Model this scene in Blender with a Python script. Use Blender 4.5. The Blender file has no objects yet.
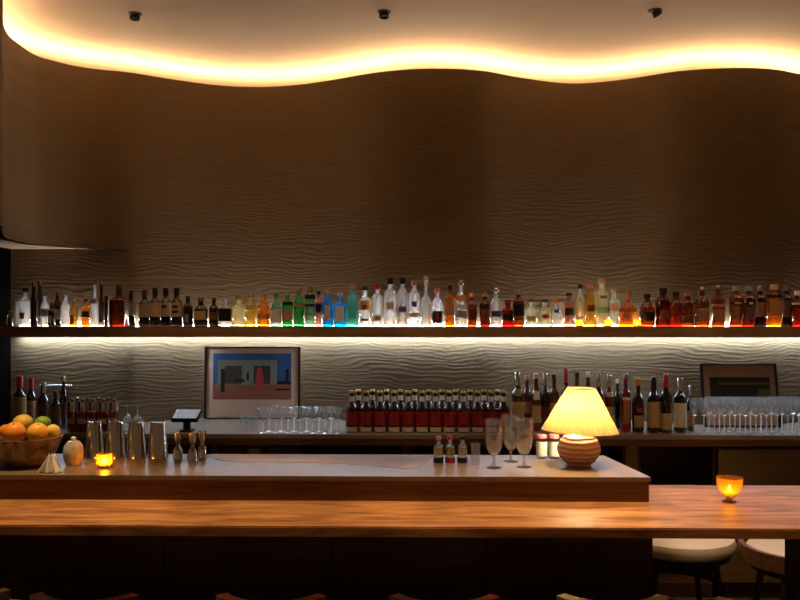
import bpy, math, random
from mathutils import Vector
random.seed(7)
S = bpy.context.scene
COL = S.collection
PI = math.pi
# ------------------------------------------------------------------ camera
H = 1.55; F = 800.0; HOR = 317.0; YAW = math.radians(1.1)
cd = bpy.data.cameras.new('camera'); cam = bpy.data.objects.new('camera', cd); COL.objects.link(cam)
cam.location = (0, 0, H); cam.rotation_euler = (PI/2, 0, YAW)
cd.sensor_width = 36; cd.lens = 36.0*F/800; cd.shift_y = (HOR-300)/800; cd.clip_start = .05
S.camera = cam
# ------------------------------------------------------------------ world, view, main light levels
w = bpy.data.worlds.new('world'); S.world = w; w.use_nodes = True
w.node_tree.nodes['Background'].inputs[0].default_value = (1, .54, .26, 1)
w.node_tree.nodes['Background'].inputs[1].default_value = .085
S.view_settings.view_transform = 'Standard'; S.view_settings.look = 'None'
S.view_settings.gamma = 1; S.view_settings.use_curve_mapping = False
S.view_settings.exposure = 0
S.cycles.sample_clamp_indirect = 4
COVE = 78.0; UP_LED = 60.0; DOWN_LED = 68.0; BULB = 320.0; FLAME = 260.0
# narrow downlights in the ceiling above the front of the bar
for sx, sy, ty, e in ((-1.5, 2.84, 2.9, 165), (-.6, 2.84, 2.88, 150), (.3, 2.84, 2.86, 185), (1.15, 2.84, 2.86, 175), (1.6, 3.7, 3.8, 170)):
    ld = bpy.data.lights.new('bar_spot', 'SPOT'); lo = bpy.data.objects.new('bar_spot', ld); COL.objects.link(lo)
    lo.location = (sx, sy, 3.12); ld.energy = e*1.2; ld.color = (1, .65, .33)
    ld.spot_size = math.radians(33); ld.spot_blend = .8; ld.shadow_soft_size = .03
    lo.rotation_euler = (Vector((sx+.03, ty, .85))-lo.location).to_track_quat('-Z', 'Y').to_euler()

# wider downlights washing the shelf and the back counter from the front
for sx in (-2.0, -1.2, -.4, .4, 1.2, 2.0):
    ld = bpy.data.lights.new('shelf_spot', 'SPOT'); lo = bpy.data.objects.new('shelf_spot', ld); COL.objects.link(lo)
    lo.location = (sx, 3.55, 3.12); ld.energy = 24; ld.color = (1, .72, .46)
    ld.spot_size = math.radians(36); ld.spot_blend = .7; ld.shadow_soft_size = .03
    lo.rotation_euler = (Vector((sx, 4.6, 1.05))-lo.location).to_track_quat('-Z', 'Y').to_euler()

def ray(px, py=HOR):
    u = (px-400)/F; v = (HOR-py)/F
    return Vector((-math.sin(YAW)+u*math.cos(YAW), math.cos(YAW)+u*math.sin(YAW), v))
def X_at(px, Y):
    d = ray(px); return d.x*Y/d.y
def Z_at(px, py, Y):
    d = ray(px, py); return H+d.z*Y/d.y
def at_z(px, py, z):
    d = ray(px, py); t = (z-H)/d.z
    return (d.x*t, d.y*t)
def scale_at(px, Y):
    return F*ray(px).y/Y            # pixels per metre

# ------------------------------------------------------------------ materials
MATS = {}
def nt(name):
    m = bpy.data.materials.new(name); m.use_nodes = True
    t = m.node_tree; t.nodes.clear()
    out = t.nodes.new('ShaderNodeOutputMaterial')
    MATS[name] = m
    return m, t, out
def P(name, col, rough=.5, metal=0, emit=None, es=0, spec=.5, var=0, vscale=30):
    m, t, out = nt(name)
    b = t.nodes.new('ShaderNodeBsdfPrincipled')
    b.inputs['Base Color'].default_value = (*col, 1)
    b.inputs['Roughness'].default_value = rough; b.inputs['Metallic'].default_value = metal
    b.inputs['Specular IOR Level'].default_value = spec
    if emit:
        b.inputs['Emission Color'].default_value = (*emit, 1); b.inputs['Emission Strength'].default_value = es
    if var:
        tc = t.nodes.new('ShaderNodeTexCoord'); n = t.nodes.new('ShaderNodeTexNoise'); n.inputs['Scale'].default_value = vscale
        t.links.new(tc.outputs['Object'], n.inputs['Vector'])
        mx = t.nodes.new('ShaderNodeMix'); mx.data_type = 'RGBA'
        mx.inputs['A'].default_value = (*[c*(1-var) for c in col], 1); mx.inputs['B'].default_value = (*[min(1, c*(1+var)) for c in col], 1)
        t.links.new(n.outputs['Fac'], mx.inputs['Factor']); t.links.new(mx.outputs['Result'], b.inputs['Base Color'])
    t.links.new(b.outputs[0], out.inputs[0])
    return m
def GLASS(name, col, refl=.06, rough=.03, body=.0, bodycol=None, rim=.75):
    """thin tinted glass: see-through with a mirror-like skin, optionally cloudy"""
    m, t, out = nt(name)
    tr = t.nodes.new('ShaderNodeBsdfTransparent'); tr.inputs[0].default_value = (*col, 1)
    gl = t.nodes.new('ShaderNodeBsdfGlossy'); gl.inputs['Roughness'].default_value = rough
    lw = t.nodes.new('ShaderNodeLayerWeight'); lw.inputs['Blend'].default_value = .35
    mr = t.nodes.new('ShaderNodeMapRange'); mr.inputs['To Min'].default_value = refl; mr.inputs['To Max'].default_value = rim
    t.links.new(lw.outputs['Facing'], mr.inputs['Value'])
    base = tr.outputs[0]
    if body:
        df = t.nodes.new('ShaderNodeBsdfTranslucent'); df.inputs[0].default_value = (*(bodycol or col), 1)
        m0 = t.nodes.new('ShaderNodeMixShader'); m0.inputs[0].default_value = body
        t.links.new(base, m0.inputs[1]); t.links.new(df.outputs[0], m0.inputs[2]); base = m0.outputs[0]
    mx = t.nodes.new('ShaderNodeMixShader')
    t.links.new(mr.outputs[0], mx.inputs[0]); t.links.new(base, mx.inputs[1]); t.links.new(gl.outputs[0], mx.inputs[2])
    t.links.new(mx.outputs[0], out.inputs[0])
    return m
def EMIT(name, col, s):
    m, t, out = nt(name)
    e = t.nodes.new('ShaderNodeEmission'); e.inputs[0].default_value = (*col, 1); e.inputs[1].default_value = s
    t.links.new(e.outputs[0], out.inputs[0]); return m
def WOOD(name, c1, c2, rough=.35, scale=(1.2, 22, 22), bump=.15, wear=0, wearcol=None):
    m, t, out = nt(name); N = t.nodes.new; L = t.links.new
    tc = N('ShaderNodeTexCoord'); mp = N('ShaderNodeMapping'); mp.inputs['Scale'].default_value = scale
    L(tc.outputs['Object'], mp.inputs[0])
    n = N('ShaderNodeTexNoise'); n.inputs['Scale'].default_value = 2.2; n.inputs['Detail'].default_value = 7; n.inputs['Distortion'].default_value = .8
    L(mp.outputs[0], n.inputs['Vector'])
    r = N('ShaderNodeValToRGB'); r.color_ramp.elements[0].position = .33; r.color_ramp.elements[1].position = .68
    r.color_ramp.elements[0].color = (*c1, 1); r.color_ramp.elements[1].color = (*c2, 1)
    L(n.outputs['Fac'], r.inputs[0])
    b = N('ShaderNodeBsdfPrincipled'); b.inputs['Roughness'].default_value = rough; b.inputs['Specular IOR Level'].default_value = .3
    colout = r.outputs[0]
    if wear:
        n2 = N('ShaderNodeTexNoise'); n2.inputs['Scale'].default_value = 1.0; n2.inputs['Detail'].default_value = 4
        mp2 = N('ShaderNodeMapping'); mp2.inputs['Scale'].default_value = (3.5, 16, 16); L(tc.outputs['Object'], mp2.inputs[0]); L(mp2.outputs[0], n2.inputs['Vector'])
        r2 = N('ShaderNodeValToRGB'); r2.color_ramp.elements[0].position = .58; r2.color_ramp.elements[1].position = .72
        L(n2.outputs['Fac'], r2.inputs[0])
        ml = N('ShaderNodeMath'); ml.operation = 'MULTIPLY'; ml.inputs[1].default_value = wear; L(r2.outputs[0], ml.inputs[0])
        mx = N('ShaderNodeMix'); mx.data_type = 'RGBA'; mx.inputs['B'].default_value = (*wearcol, 1)
        L(ml.outputs[0], mx.inputs['Factor']); L(colout, mx.inputs['A']); colout = mx.outputs['Result']
    L(colout, b.inputs['Base Color'])
    bp = N('ShaderNodeBump'); bp.inputs['Strength'].default_value = bump; bp.inputs['Distance'].default_value = .004
    L(n.outputs['Fac'], bp.inputs['Height']); L(bp.outputs[0], b.inputs['Normal'])
    L(b.outputs[0], out.inputs[0]); return m
def PLASTER(name):
    """taupe plaster combed into fine waves"""
    m, t, out = nt(name); N = t.nodes.new; L = t.links.new
    def M(op, a, b_=None):
        x = N('ShaderNodeMath'); x.operation = op
        for k, v in enumerate((a, b_)):
            if v is None: continue
            if isinstance(v, (int, float)): x.inputs[k].default_value = v
            else: L(v, x.inputs[k])
        return x.outputs[0]
    tc = N('ShaderNodeTexCoord'); sp = N('ShaderNodeSeparateXYZ'); L(tc.outputs['Object'], sp.inputs[0])
    mp = N('ShaderNodeMapping'); mp.inputs['Scale'].default_value = (1.3, 0, 3.2); L(tc.outputs['Object'], mp.inputs[0])
    n = N('ShaderNodeTexNoise'); n.inputs['Scale'].default_value = 1.4; n.inputs['Detail'].default_value = 3; L(mp.outputs[0], n.inputs['Vector'])
    arc = M('COSINE', M('MULTIPLY', M('ADD', sp.outputs['X'], .9), 2*PI/2.05))
    rise = N('ShaderNodeMapRange'); rise.interpolation_type = 'SMOOTHSTEP'
    rise.inputs['From Min'].default_value = 1.9; rise.inputs['From Max'].default_value = 3.0; rise.inputs['To Max'].default_value = .085
    L(sp.outputs['Z'], rise.inputs['Value'])
    ph = M('SUBTRACT', sp.outputs['Z'], M('MULTIPLY', arc, rise.outputs[0]))
    ph = M('SUBTRACT', ph, M('MULTIPLY', n.outputs['Fac'], .22))
    wv = M('SINE', M('MULTIPLY', ph, 2*PI/.024))
    n3 = N('ShaderNodeTexNoise'); n3.inputs['Scale'].default_value = 1; n3.inputs['Detail'].default_value = 4
    mp3 = N('ShaderNodeMapping'); mp3.inputs['Scale'].default_value = (5, 0, 60); L(tc.outputs['Object'], mp3.inputs[0]); L(mp3.outputs[0], n3.inputs['Vector'])
    n4 = N('ShaderNodeTexNoise'); n4.inputs['Scale'].default_value = 1; n4.inputs['Detail'].default_value = 2
    mp4 = N('ShaderNodeMapping'); mp4.inputs['Scale'].default_value = (3.5, 0, 14); L(tc.outputs['Object'], mp4.inputs[0]); L(mp4.outputs[0], n4.inputs['Vector'])
    amp = M('MULTIPLY', M('SUBTRACT', n4.outputs['Fac'], .22), 2.2)
    hgt = M('ADD', M('MULTIPLY', wv, amp), M('MULTIPLY', n3.outputs['Fac'], 3.6))
    b = N('ShaderNodeBsdfPrincipled'); b.inputs['Roughness'].default_value = .75; b.inputs['Specular IOR Level'].default_value = .2
    mx = N('ShaderNodeMix'); mx.data_type = 'RGBA'; mx.inputs['A'].default_value = (.163, .109, .051, 1); mx.inputs['B'].default_value = (.222, .151, .077, 1)
    L(n3.outputs['Fac'], mx.inputs['Factor']); L(mx.outputs['Result'], b.inputs['Base Color'])
    bp = N('ShaderNodeBump'); bp.inputs['Strength'].default_value = .24; bp.inputs['Distance'].default_value = .0035
    L(hgt, bp.inputs['Height']); L(bp.outputs[0], b.inputs['Normal'])
    L(b.outputs[0], out.inputs[0]); return m

PLASTER('plaster')
P('ceiling_paint', (.52, .355, .215), .8, var=.03, vscale=3)
P('floor_dark', (.05, .03, .02), .5, var=.2)
P('dark_panel', (.004, .003, .0025), .9, var=.2, spec=0)
WOOD('oak', (.21, .078, .024), (.56, .27, .095), .48, scale=(1.6, 9, 9), wear=.6, wearcol=(.62, .36, .16))
WOOD('walnut', (.09, .035, .013), (.18, .075, .028), .38)
WOOD('shelf_wood', (.24, .125, .05), (.38, .20, .085), .4)
WOOD('dark_wood', (.035, .013, .006), (.06, .022, .009), .5)
WOOD('redwood', (.10, .015, .008), (.16, .025, .012), .35)
WOOD('cabinet_wood', (.12, .07, .025), (.16, .095, .035), .5, bump=.05)
WOOD('bowl_wood', (.06, .036, .022), (.34, .23, .15), .4, scale=(16, 5, 7))
P('stone', (.19, .133, .086), .30, var=.3, vscale=14, spec=.2)
P('highlight_pale', (.60, .44, .28), .5, spec=.2, var=.15, vscale=30)
P('counter_stone', (.30, .24, .19), .22, var=.2, vscale=12)
P('leather_cream', (.62, .53, .40), .45, var=.06, vscale=40)
P('leather_olive', (.22, .16, .075), .45)
P('black', (.008, .008, .008), .3); P('black_gloss', (.006, .006, .007), .12)
P('silver', (.75, .73, .70), .22, 1); P('steel', (.72, .70, .67), .12, 1); P('gold', (.75, .5, .18), .3, 1)
P('red', (.45, .02, .03), .35); P('pink', (.7, .22, .22), .4); P('orange', (.8, .25, .04), .4); P('cork', (.55, .36, .2), .7)
P('white', (.8, .77, .72), .5); P('brown', (.16, .06, .025), .4); P('tan', (.50, .34, .17), .6, var=.15, vscale=60)
P('cream', (.68, .58, .42), .6, var=.1, vscale=60); P('purple', (.2, .12, .5), .5); P('ochre', (.62, .36, .08), .5); P('navy', (.03, .06, .2), .5)
P('grey', (.3, .28, .26), .5); P('wine_red', (.16, .012, .015), .4); P('paper_brown', (.32, .16, .07), .6)
P('rust', (.50, .20, .07), .6)
G = GLASS
G('clear', (.93, .93, .92), body=.3, bodycol=(.85, .85, .82)); G('frosted', (.85, .86, .84), body=.35, bodycol=(.8, .8, .78)); G('smoke', (.42, .38, .33)); G('dark', (.05, .035, .03)); G('darkgreen', (.05, .10, .05))
G('green', (.13, .55, .20), body=.25); G('seagreen', (.45, .72, .55), body=.1); G('blue', (.03, .48, .90), body=.3); G('teal', (.25, .75, .68), body=.25)
G('yellow', (.92, .74, .22), body=.25); G('paleyellow', (.92, .82, .50), body=.35); G('orangeglass', (.95, .45, .07), body=.3)
G('amber', (.80, .36, .06), body=.1); G('honey', (.88, .60, .18), body=.15); G('redbrown', (.44, .15, .045), body=.05); G('darkred', (.30, .055, .025), body=.04)
G('red_glass', (.50, .05, .045), body=.08); G('soda_red', (.22, .012, .015), body=.3, bodycol=(.62, .012, .02)); G('palegreen', (.86, .88, .68), body=.35); G('pinkglass', (.75, .45, .38), body=.1)
P('soda_label', (.34, .018, .025), .4); G('soda_dark', (.14, .02, .015), body=.05); G('votive_amber', (.98, .66, .14), refl=.05, body=.3, bodycol=(1, .6, .08))
P('wax', (.85, .7, .45), .5)
EMIT('flame', (1, .55, .16), FLAME)
EMIT('cove_led', (1, .72, .43), COVE); EMIT('up_led', (.92, .95, 1), UP_LED); EMIT('down_led', (.76, .95, 1.24), DOWN_LED); EMIT('bulb', (1, .68, .36), BULB)
P('orange_peel', (.90, .33, .02), .45, var=.12, vscale=60); P('lemon_peel', (.90, .66, .10), .45, var=.1, vscale=60); P('lime_peel', (.25, .45, .03), .4, var=.2, vscale=50)
P('pic_sky', (.04, .13, .33), .5); P('pic_house', (.24, .28, .21), .6); P('pic_door', (.075, .055, .045), .6); P('pic_ground', (.34, .12, .06), .6, var=.1); P('pic_pink', (.55, .06, .09), .5)
P('pic_dark', (.01, .012, .01), .6); P('mat_board', (.76, .52, .34), .7); P('mat_brown', (.42, .26, .145), .7); P('pic_olive', (.14, .09, .02), .6)
# ceramic with horizontal ribs, pleated translucent shade
def make_terra():
    m, t, out = nt('terracotta'); N = t.nodes.new; L = t.links.new
    tc = N('ShaderNodeTexCoord'); wv = N('ShaderNodeTexWave'); wv.bands_direction = 'Z'; wv.inputs['Scale'].default_value = 17; wv.inputs['Distortion'].default_value = 2.5
    wv.inputs['Detail'].default_value = 2; L(tc.outputs['Object'], wv.inputs[0])
    r = N('ShaderNodeValToRGB'); r.color_ramp.elements[0].color = (.62, .25, .13, 1); r.color_ramp.elements[1].color = (.95, .68, .50, 1); L(wv.outputs['Fac'], r.inputs[0])
    b = N('ShaderNodeBsdfPrincipled'); b.inputs['Roughness'].default_value = .6; L(r.outputs[0], b.inputs['Base Color'])
    bp = N('ShaderNodeBump'); bp.inputs['Distance'].default_value = .004; L(wv.outputs['Fac'], bp.inputs['Height']); L(bp.outputs[0], b.inputs['Normal'])
    L(b.outputs[0], out.inputs[0])
make_terra()
def make_shade():
    m, t, out = nt('shade_cloth')
    a = t.nodes.new('ShaderNodeBsdfTranslucent'); a.inputs[0].default_value = (.42, .255, .09, 1)
    d = t.nodes.new('ShaderNodeBsdfDiffuse'); d.inputs[0].default_value = (.42, .29, .12, 1)
    mx = t.nodes.new('ShaderNodeMixShader'); mx.inputs[0].default_value = .4
    t.links.new(a.outputs[0], mx.inputs[1]); t.links.new(d.outputs[0], mx.inputs[2]); t.links.new(mx.outputs[0], out.inputs[0])
make_shade()

# ------------------------------------------------------------------ object helpers
def mesh_obj(name, V, Fc, mat, parent=None, smooth=False, loc=(0, 0, 0), autosmooth=None):
    me = bpy.data.meshes.new(name); me.from_pydata([tuple(v) for v in V], [], Fc); me.update()
    if smooth:
        me.polygons.foreach_set('use_smooth', [True]*len(me.polygons))
        me.set_sharp_from_angle(angle=math.radians(autosmooth or 38))
    o = bpy.data.objects.new(name, me); COL.objects.link(o); o.location = loc
    me.materials.append(MATS[mat] if isinstance(mat, str) else mat)
    if parent: o.parent = parent
    return o
def thing(name, label, cat, loc=(0, 0, 0), rz=0, group=None):
    o = bpy.data.objects.new(name, None); COL.objects.link(o); o.location = loc; o.rotation_euler = (0, 0, rz); o.empty_display_size = .05
    return tag(o, label, cat, group)
def tag(o, label, cat, group=None):
    o['label'] = label; o['category'] = cat
    if group: o['group'] = group
    return o
def struct(o):
    o['kind'] = 'structure'; return o
def box(x0, x1, y0, y1, z0, z1, b=0):
    if b <= 0:
        V = [(x0, y0, z0), (x1, y0, z0), (x1, y1, z0), (x0, y1, z0), (x0, y0, z1), (x1, y0, z1), (x1, y1, z1), (x0, y1, z1)]
        return V, [(0, 3, 2, 1), (4, 5, 6, 7), (0, 1, 5, 4), (1, 2, 6, 5), (2, 3, 7, 6), (3, 0, 4, 7)]
    import bmesh
    bm = bmesh.new(); bmesh.ops.create_cube(bm, size=1)
    for v in bm.verts:
        v.co = Vector(((x0+x1)/2+v.co.x*(x1-x0), (y0+y1)/2+v.co.y*(y1-y0), (z0+z1)/2+v.co.z*(z1-z0)))
    bmesh.ops.bevel(bm, geom=bm.edges[:], offset=b, segments=2, affect='EDGES')
    bm.verts.index_update()
    V = [v.co.copy() for v in bm.verts]; Fc = [tuple(v.index for v in f.verts) for f in bm.faces]; bm.free()
    return V, Fc
def join(*ms):
    V, Fc = [], []
    for v, f in ms:
        n = len(V); V += list(v); Fc += [tuple(i+n for i in q) for q in f]
    return V, Fc
def sq(theta, k):
    """radius factor: k=0 circle, k=1 rounded square of the same half width"""
    if not k: return 1
    c, s = abs(math.cos(theta)), abs(math.sin(theta)); n = 2+8*k
    return 1/((c**n+s**n)**(1/n))
def lathe(prof, n=20, k=0, flat=1.0, mod=None, a0=0, a1=2*PI, cx=0, cy=0):
    full = abs(a1-a0-2*PI) < 1e-6
    m = n if full else n+1
    V, Fc, rings = [], [], []
    for (r, z) in prof:
        if r < 1e-6 and full:
            rings.append([len(V)]); V.append((cx, cy, z)); continue
        ring = []
        for i in range(m):
            th = a0+(a1-a0)*i/n; rr = r*sq(th, k)
            if mod: rr *= mod(th, z)
            ring.append(len(V)); V.append((cx+rr*math.cos(th), cy+rr*flat*math.sin(th), z))
        rings.append(ring)
    for A, B in zip(rings, rings[1:]):
        cnt = n
        for i in range(cnt):
            j = (i+1) % m
            if len(A) == 1 and len(B) == 1: continue
            if len(A) == 1: Fc.append((A[0], B[j], B[i]))
            elif len(B) == 1: Fc.append((A[i], A[j], B[0]))
            else: Fc.append((A[i], A[j], B[j], B[i]))
    return V, Fc
def tube(p, q, r, n=10, r2=None):
    p, q = Vector(p), Vector(q); d = (q-p).normalized()
    a = d.orthogonal().normalized(); b = d.cross(a); r2 = r if r2 is None else r2
    V = [p+(a*math.cos(2*PI*i/n)+b*math.sin(2*PI*i/n))*r for i in range(n)]+[q+(a*math.cos(2*PI*i/n)+b*math.sin(2*PI*i/n))*r2 for i in range(n)]
    return V, [(i, (i+1) % n, n+(i+1) % n, n+i) for i in range(n)]+[tuple(range(n-1, -1, -1)), tuple(range(n, 2*n))]
def prism(poly, z0, z1):
    n = len(poly)
    V = [(x, y, z0) for x, y in poly]+[(x, y, z1) for x, y in poly]
    return V, [tuple(range(n-1, -1, -1)), tuple(range(n, 2*n))]+[(i, (i+1) % n, n+(i+1) % n, n+i) for i in range(n)]
def spline(pts, step=6):
    out = []
    for i in range(len(pts)-1):
        p0, p1, p2, p3 = pts[max(i-1, 0)], pts[i], pts[i+1], pts[min(i+2, len(pts)-1)]
        for s in range(step):
            t = s/step
            out.append(tuple(.5*((2*p1[k])+(-p0[k]+p2[k])*t+(2*p0[k]-5*p1[k]+4*p2[k]-p3[k])*t*t+(-p0[k]+3*p1[k]-3*p2[k]+p3[k])*t**3) for k in (0, 1)))
    out.append(tuple(pts[-1])); return out
def offset(path, d):
    out = []
    for i, p in enumerate(path):
        a, b = path[max(i-1, 0)], path[min(i+1, len(path)-1)]
        t = Vector((b[0]-a[0], b[1]-a[1])).normalized()
        out.append((p[0]-t.y*d, p[1]+t.x*d))
    return out
def ribbon(A, B, z0, z1):
    """solid band between two plan paths"""
    n = len(A); V = [(*p, z0) for p in A]+[(*p, z0) for p in B]+[(*p, z1) for p in A]+[(*p, z1) for p in B]
    Fc = []
    for i in range(n-1):
        Fc += [(i, i+1, 2*n+i+1, 2*n+i), (n+i+1, n+i, 3*n+i, 3*n+i+1), (2*n+i, 2*n+i+1, 3*n+i+1, 3*n+i), (i+1, i, n+i, n+i+1)]
    Fc += [(0, 2*n, 3*n, n), (n-1, 2*n-1, 4*n-1, 3*n-1)]
    return V, Fc

# ------------------------------------------------------------------ room shell
ZT = 3.05; ZC = 3.185; ZS = 1.965
edge = [(1, 0), (2.2, 10), (3, 19), (4.5, 28), (10, 37), (20, 45), (30, 52), (40, 57), (58, 62), (78, 66.5), (100, 69.5), (130, 72.5), (180, 80.5), (220, 85.5), (260, 87), (300, 84.5), (335, 79.5),
        (380, 72), (430, 68.5), (480, 70.5), (520, 77.5), (570, 83.5), (620, 80), (680, 71), (730, 68), (770, 69), (800, 74), (850, 84), (905, 86.5), (960, 80), (1030, 68)]
pts = [at_z(px, py, ZT) for px, py in edge]
pts = [(-2.0, 2.9), (-1.93, 3.3), (-1.89, 3.6)]+pts
upath = spline(pts, 6)
# index where the plain back wall starts (picture x about 90)
def px_of(p): 
    x, y = p; c, s = math.cos(YAW), math.sin(YAW)
    return 400+F*(x*c+y*s)/(-x*s+y*c)
XW = X_at(14.5, 4.88)
k0 = next(i for i, p in enumerate(upath) if p[1] > 4.5 and px_of(p) > 128)
kx, ky = upath[k0]
low = spline([(-3.1, ky-.034), (-2.8, ky-.034), (kx-.6, ky-.034), (kx-.36, ky-.031), (kx-.17, ky-.02), (kx, ky), (kx+.17, upath[k0+6][1] if abs(upath[k0+6][0]-kx-.17) < .05 else ky+.024)], 6)
low = low[6:-6]
lpath = low[:-1]+upath[k0:]
TH = .05
curl = upath[:k0+1]
# one plaster wall: full-height serpentine plus the rounded upper return that overhangs on the left
wallm = ribbon(upath, offset(upath, TH), ZS, ZT)
struct(mesh_obj('wall_back', *wallm, 'plaster', smooth=True))
struct(mesh_obj('wall_back_lower', *ribbon(lpath, offset(lpath, TH), 0, ZS), 'plaster', smooth=True))
sof = [(p[0], p[1]) for p in curl if p[1] > 3.3]
sofp = sof+[(-2.6, upath[k0][1]+.1), (-2.6, sof[0][1])]
struct(mesh_obj('trim_1', *prism(sofp, ZS, ZS+.012), 'ceiling_paint'))
struct(mesh_obj('ceiling', *box(-4.2, 4.2, -1.2, 6.3, ZC, ZC+.1), 'ceiling_paint'))
struct(mesh_obj('floor', *box(-4.2, 4.2, -1.2, 6.3, -.1, 0), 'floor_dark'))
struct(mesh_obj('wall_left', *box(XW-.09, XW, 3.5, ky-.04, 0, ZS), 'dark_panel'))
struct(mesh_obj('wall_rear', *box(-4.2, 4.2, 6.2, 6.3, 0, ZC), 'ceiling_paint'))
# light tape lying behind the top of the plaster wall
cv = offset(upath, .17); cv2 = offset(upath, .205)
tape = mesh_obj('cove_light_strip', *ribbon(cv, cv2, 3.03, 3.04), 'cove_led')
tag(tape, 'warm glowing light strip behind the wavy top edge of the plaster wall', 'light strip')
ledge_ = mesh_obj('backing_channel', *ribbon(offset(upath, TH+.002), offset(upath, .4), 2.99, 3.029), 'ceiling_paint', tape)

# ------------------------------------------------------------------ ceiling downlights
for px, py, tilt, lab in ((135, 17.5, .1, 'small black ceiling downlight nearest the left corner'), (384, 15.5, 0, 'small black ceiling downlight in the middle of the three'), (655, 14, -.5, 'small black ceiling downlight on the right, tilted sideways')):
    x, y = at_z(px, py, ZC-.02)
    t = thing('ceiling_downlight', lab, 'ceiling light', (x, y, ZC), 0, 'ceiling downlights')
    mesh_obj('trim_ring', *lathe([(.018, 0), (.036, 0), (.036, -.006), (.03, -.008), (.018, -.004)], 20), 'brown', t, True)
    b = mesh_obj('lamp_head', *lathe([(0, -.002), (.026, -.002), (.028, -.03), (.024, -.032), (.018, -.02), (0, -.02)], 20), 'black', t, True)
    b.rotation_euler = (0, tilt, 0)

# ------------------------------------------------------------------ upper shelf
SY0 = 4.55; ST = Z_at(400, 327, SY0); SB = Z_at(400, 337.3, SY0)
def wall_y(x):
    for a, b in zip(lpath, lpath[1:]):
        if a[0] <= x <= b[0]: return a[1]+(b[1]-a[1])*(x-a[0])/(b[0]-a[0])
    return 4.9
xs = [XW+.001+i*(2.95-XW)/90 for i in range(91)]
back = [(x, wall_y(x)-.001) for x in xs]
sh = thing('bottle_shelf', 'long brown wooden wall shelf carrying the row of backlit bottles', 'shelf', (0, 0, 0))
mesh_obj('shelf_board', *ribbon([(x, SY0) for x in xs], back, SB, ST), 'shelf_wood', sh)
xl = [x for x in xs if x > XW+.03]
bk = [(x, wall_y(x)) for x in xl]
o = mesh_obj('upper_light_strip', *ribbon(offset(bk, -.021), offset(bk, -.008), ST+.0005, ST+.006), 'up_led', sh); o['label'] = 'white light strip along the back of the shelf top'
o = mesh_obj('lower_light_strip', *ribbon(offset(bk, -.040), offset(bk, -.022), SB-.0025, SB-.0005), 'down_led', sh); o['label'] = 'white light strip under the shelf'

# ------------------------------------------------------------------ bottles
# style: (body top, shoulder top, neck radius ratio, squareness, cap start)
STY = {'std': (.64, .79, .40, 0, .90), 'wine': (.62, .76, .38, 0, .80), 'square': (.64, .76, .36, .9, .88), 'slim': (.58, .82, .38, 0, .88), 'tall': (.50, .66, .34, 0, .90),
       'round': (.56, .75, .38, 0, .86), 'decanter': (.64, .74, .34, .9, .84), 'short': (.60, .72, .42, 0, .84), 'flask': (.50, .70, .22, .3, .74), 'vodka': (.69, .79, .44, 0, .86), 'soda': (.52, .74, .36, 0, .93)}
def make_bottle(name, label, cat, px, wpx, top, base, Y, z0, style, glass, cap, labels=(), group=None, captype='cyl', n=18):
    s = scale_at(px, Y); x = X_at(px, Y); R = wpx/s/2
    hgt = Z_at(px, top, Y)-z0
    hb, hs, rn, k, cs = STY[style]
    t = thing(name, label, cat, (x, Y, z0), 0, group)
    rn *= R; rn = max(rn, .009)
    flat = .75 if style == 'flask' else 1
    prof = [(0, .004), (R*.6, .003), (R*.88, 0), (R, .008), (R, hb*hgt)]
    for q in (.25, .5, .75):
        prof.append((R+(rn-R)*(3*q*q-2*q**3 if style not in ('round',) else q**1.6), (hb+(hs-hb)*q)*hgt))
    prof += [(rn, hs*hgt), (rn, cs*hgt), (rn*1.15, cs*hgt), (rn*1.15, cs*hgt+.004), (0, cs*hgt+.004)]
    # necks are round even on square bottles: blend squareness by height
    V, Fc = lathe(prof, n, 0, flat)
    if k:
        V = [(vx*f, vy*f, vz) for (vx, vy, vz) in V for f in [1+(sq(math.atan2(vy, vx), k)-1)*max(0, min(1, (math.hypot(vx, vy)-rn)/(R-rn+1e-6)))]]
    body = mesh_obj('glass_body', V, Fc, glass, t, True)
    rc = rn*1.22; c0 = cs*hgt+.004
    if captype == 'ball':
        rb = max(rn*1.3, (hgt-c0)/2); cz = hgt-rb
        cp = [(0, c0-.0005), (rn*.9, c0)]+[(rb*math.sin(a), cz-rb*math.cos(a)) for a in [PI*i/8 for i in range(2, 8)]]+[(0, hgt)]
    elif captype == 'foil':
        cp = [(0, c0-.0005), (rc*.98, cs*hgt-.02), (rc, c0), (rc*.95, hgt-.004), (rc*.8, hgt), (0, hgt)]
        cp = [(rc*1.0, (hs+.25*(cs-hs))*hgt)]+cp[2:]
    else:
        cp = [(0, c0-.0005), (rc, c0), (rc, hgt-.003), (rc*.9, hgt), (0, hgt)]
    mesh_obj('cap', *lathe(cp, 12), cap, t, True)
    for L in labels:
        z_a, z_b, mt = L[:3]; arc = math.radians(L[3] if len(L) > 3 else 140)
        nm = L[4] if len(L) > 4 else 'paper_label'
        inneck = z_a >= hs-.02
        r0 = (rn if inneck else R)+.0012
        a0, a1 = -PI/2-arc/2, -PI/2+arc/2
        prof2 = [(r0, z_a*hgt), (r0, z_b*hgt)]
        if k and not inneck:
            V, Fc = lathe(prof2, 12, k, flat, None, a0, a1)
        else:
            V, Fc = lathe(prof2, 12, 0, flat, None, a0, a1)
        # a label has thickness
        n0 = len(V); V2 = [(vx*.9996, vy*.9996, vz) for vx, vy, vz in V]
        mesh_obj(nm, V, Fc, mt, t, True)
    return t
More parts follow.
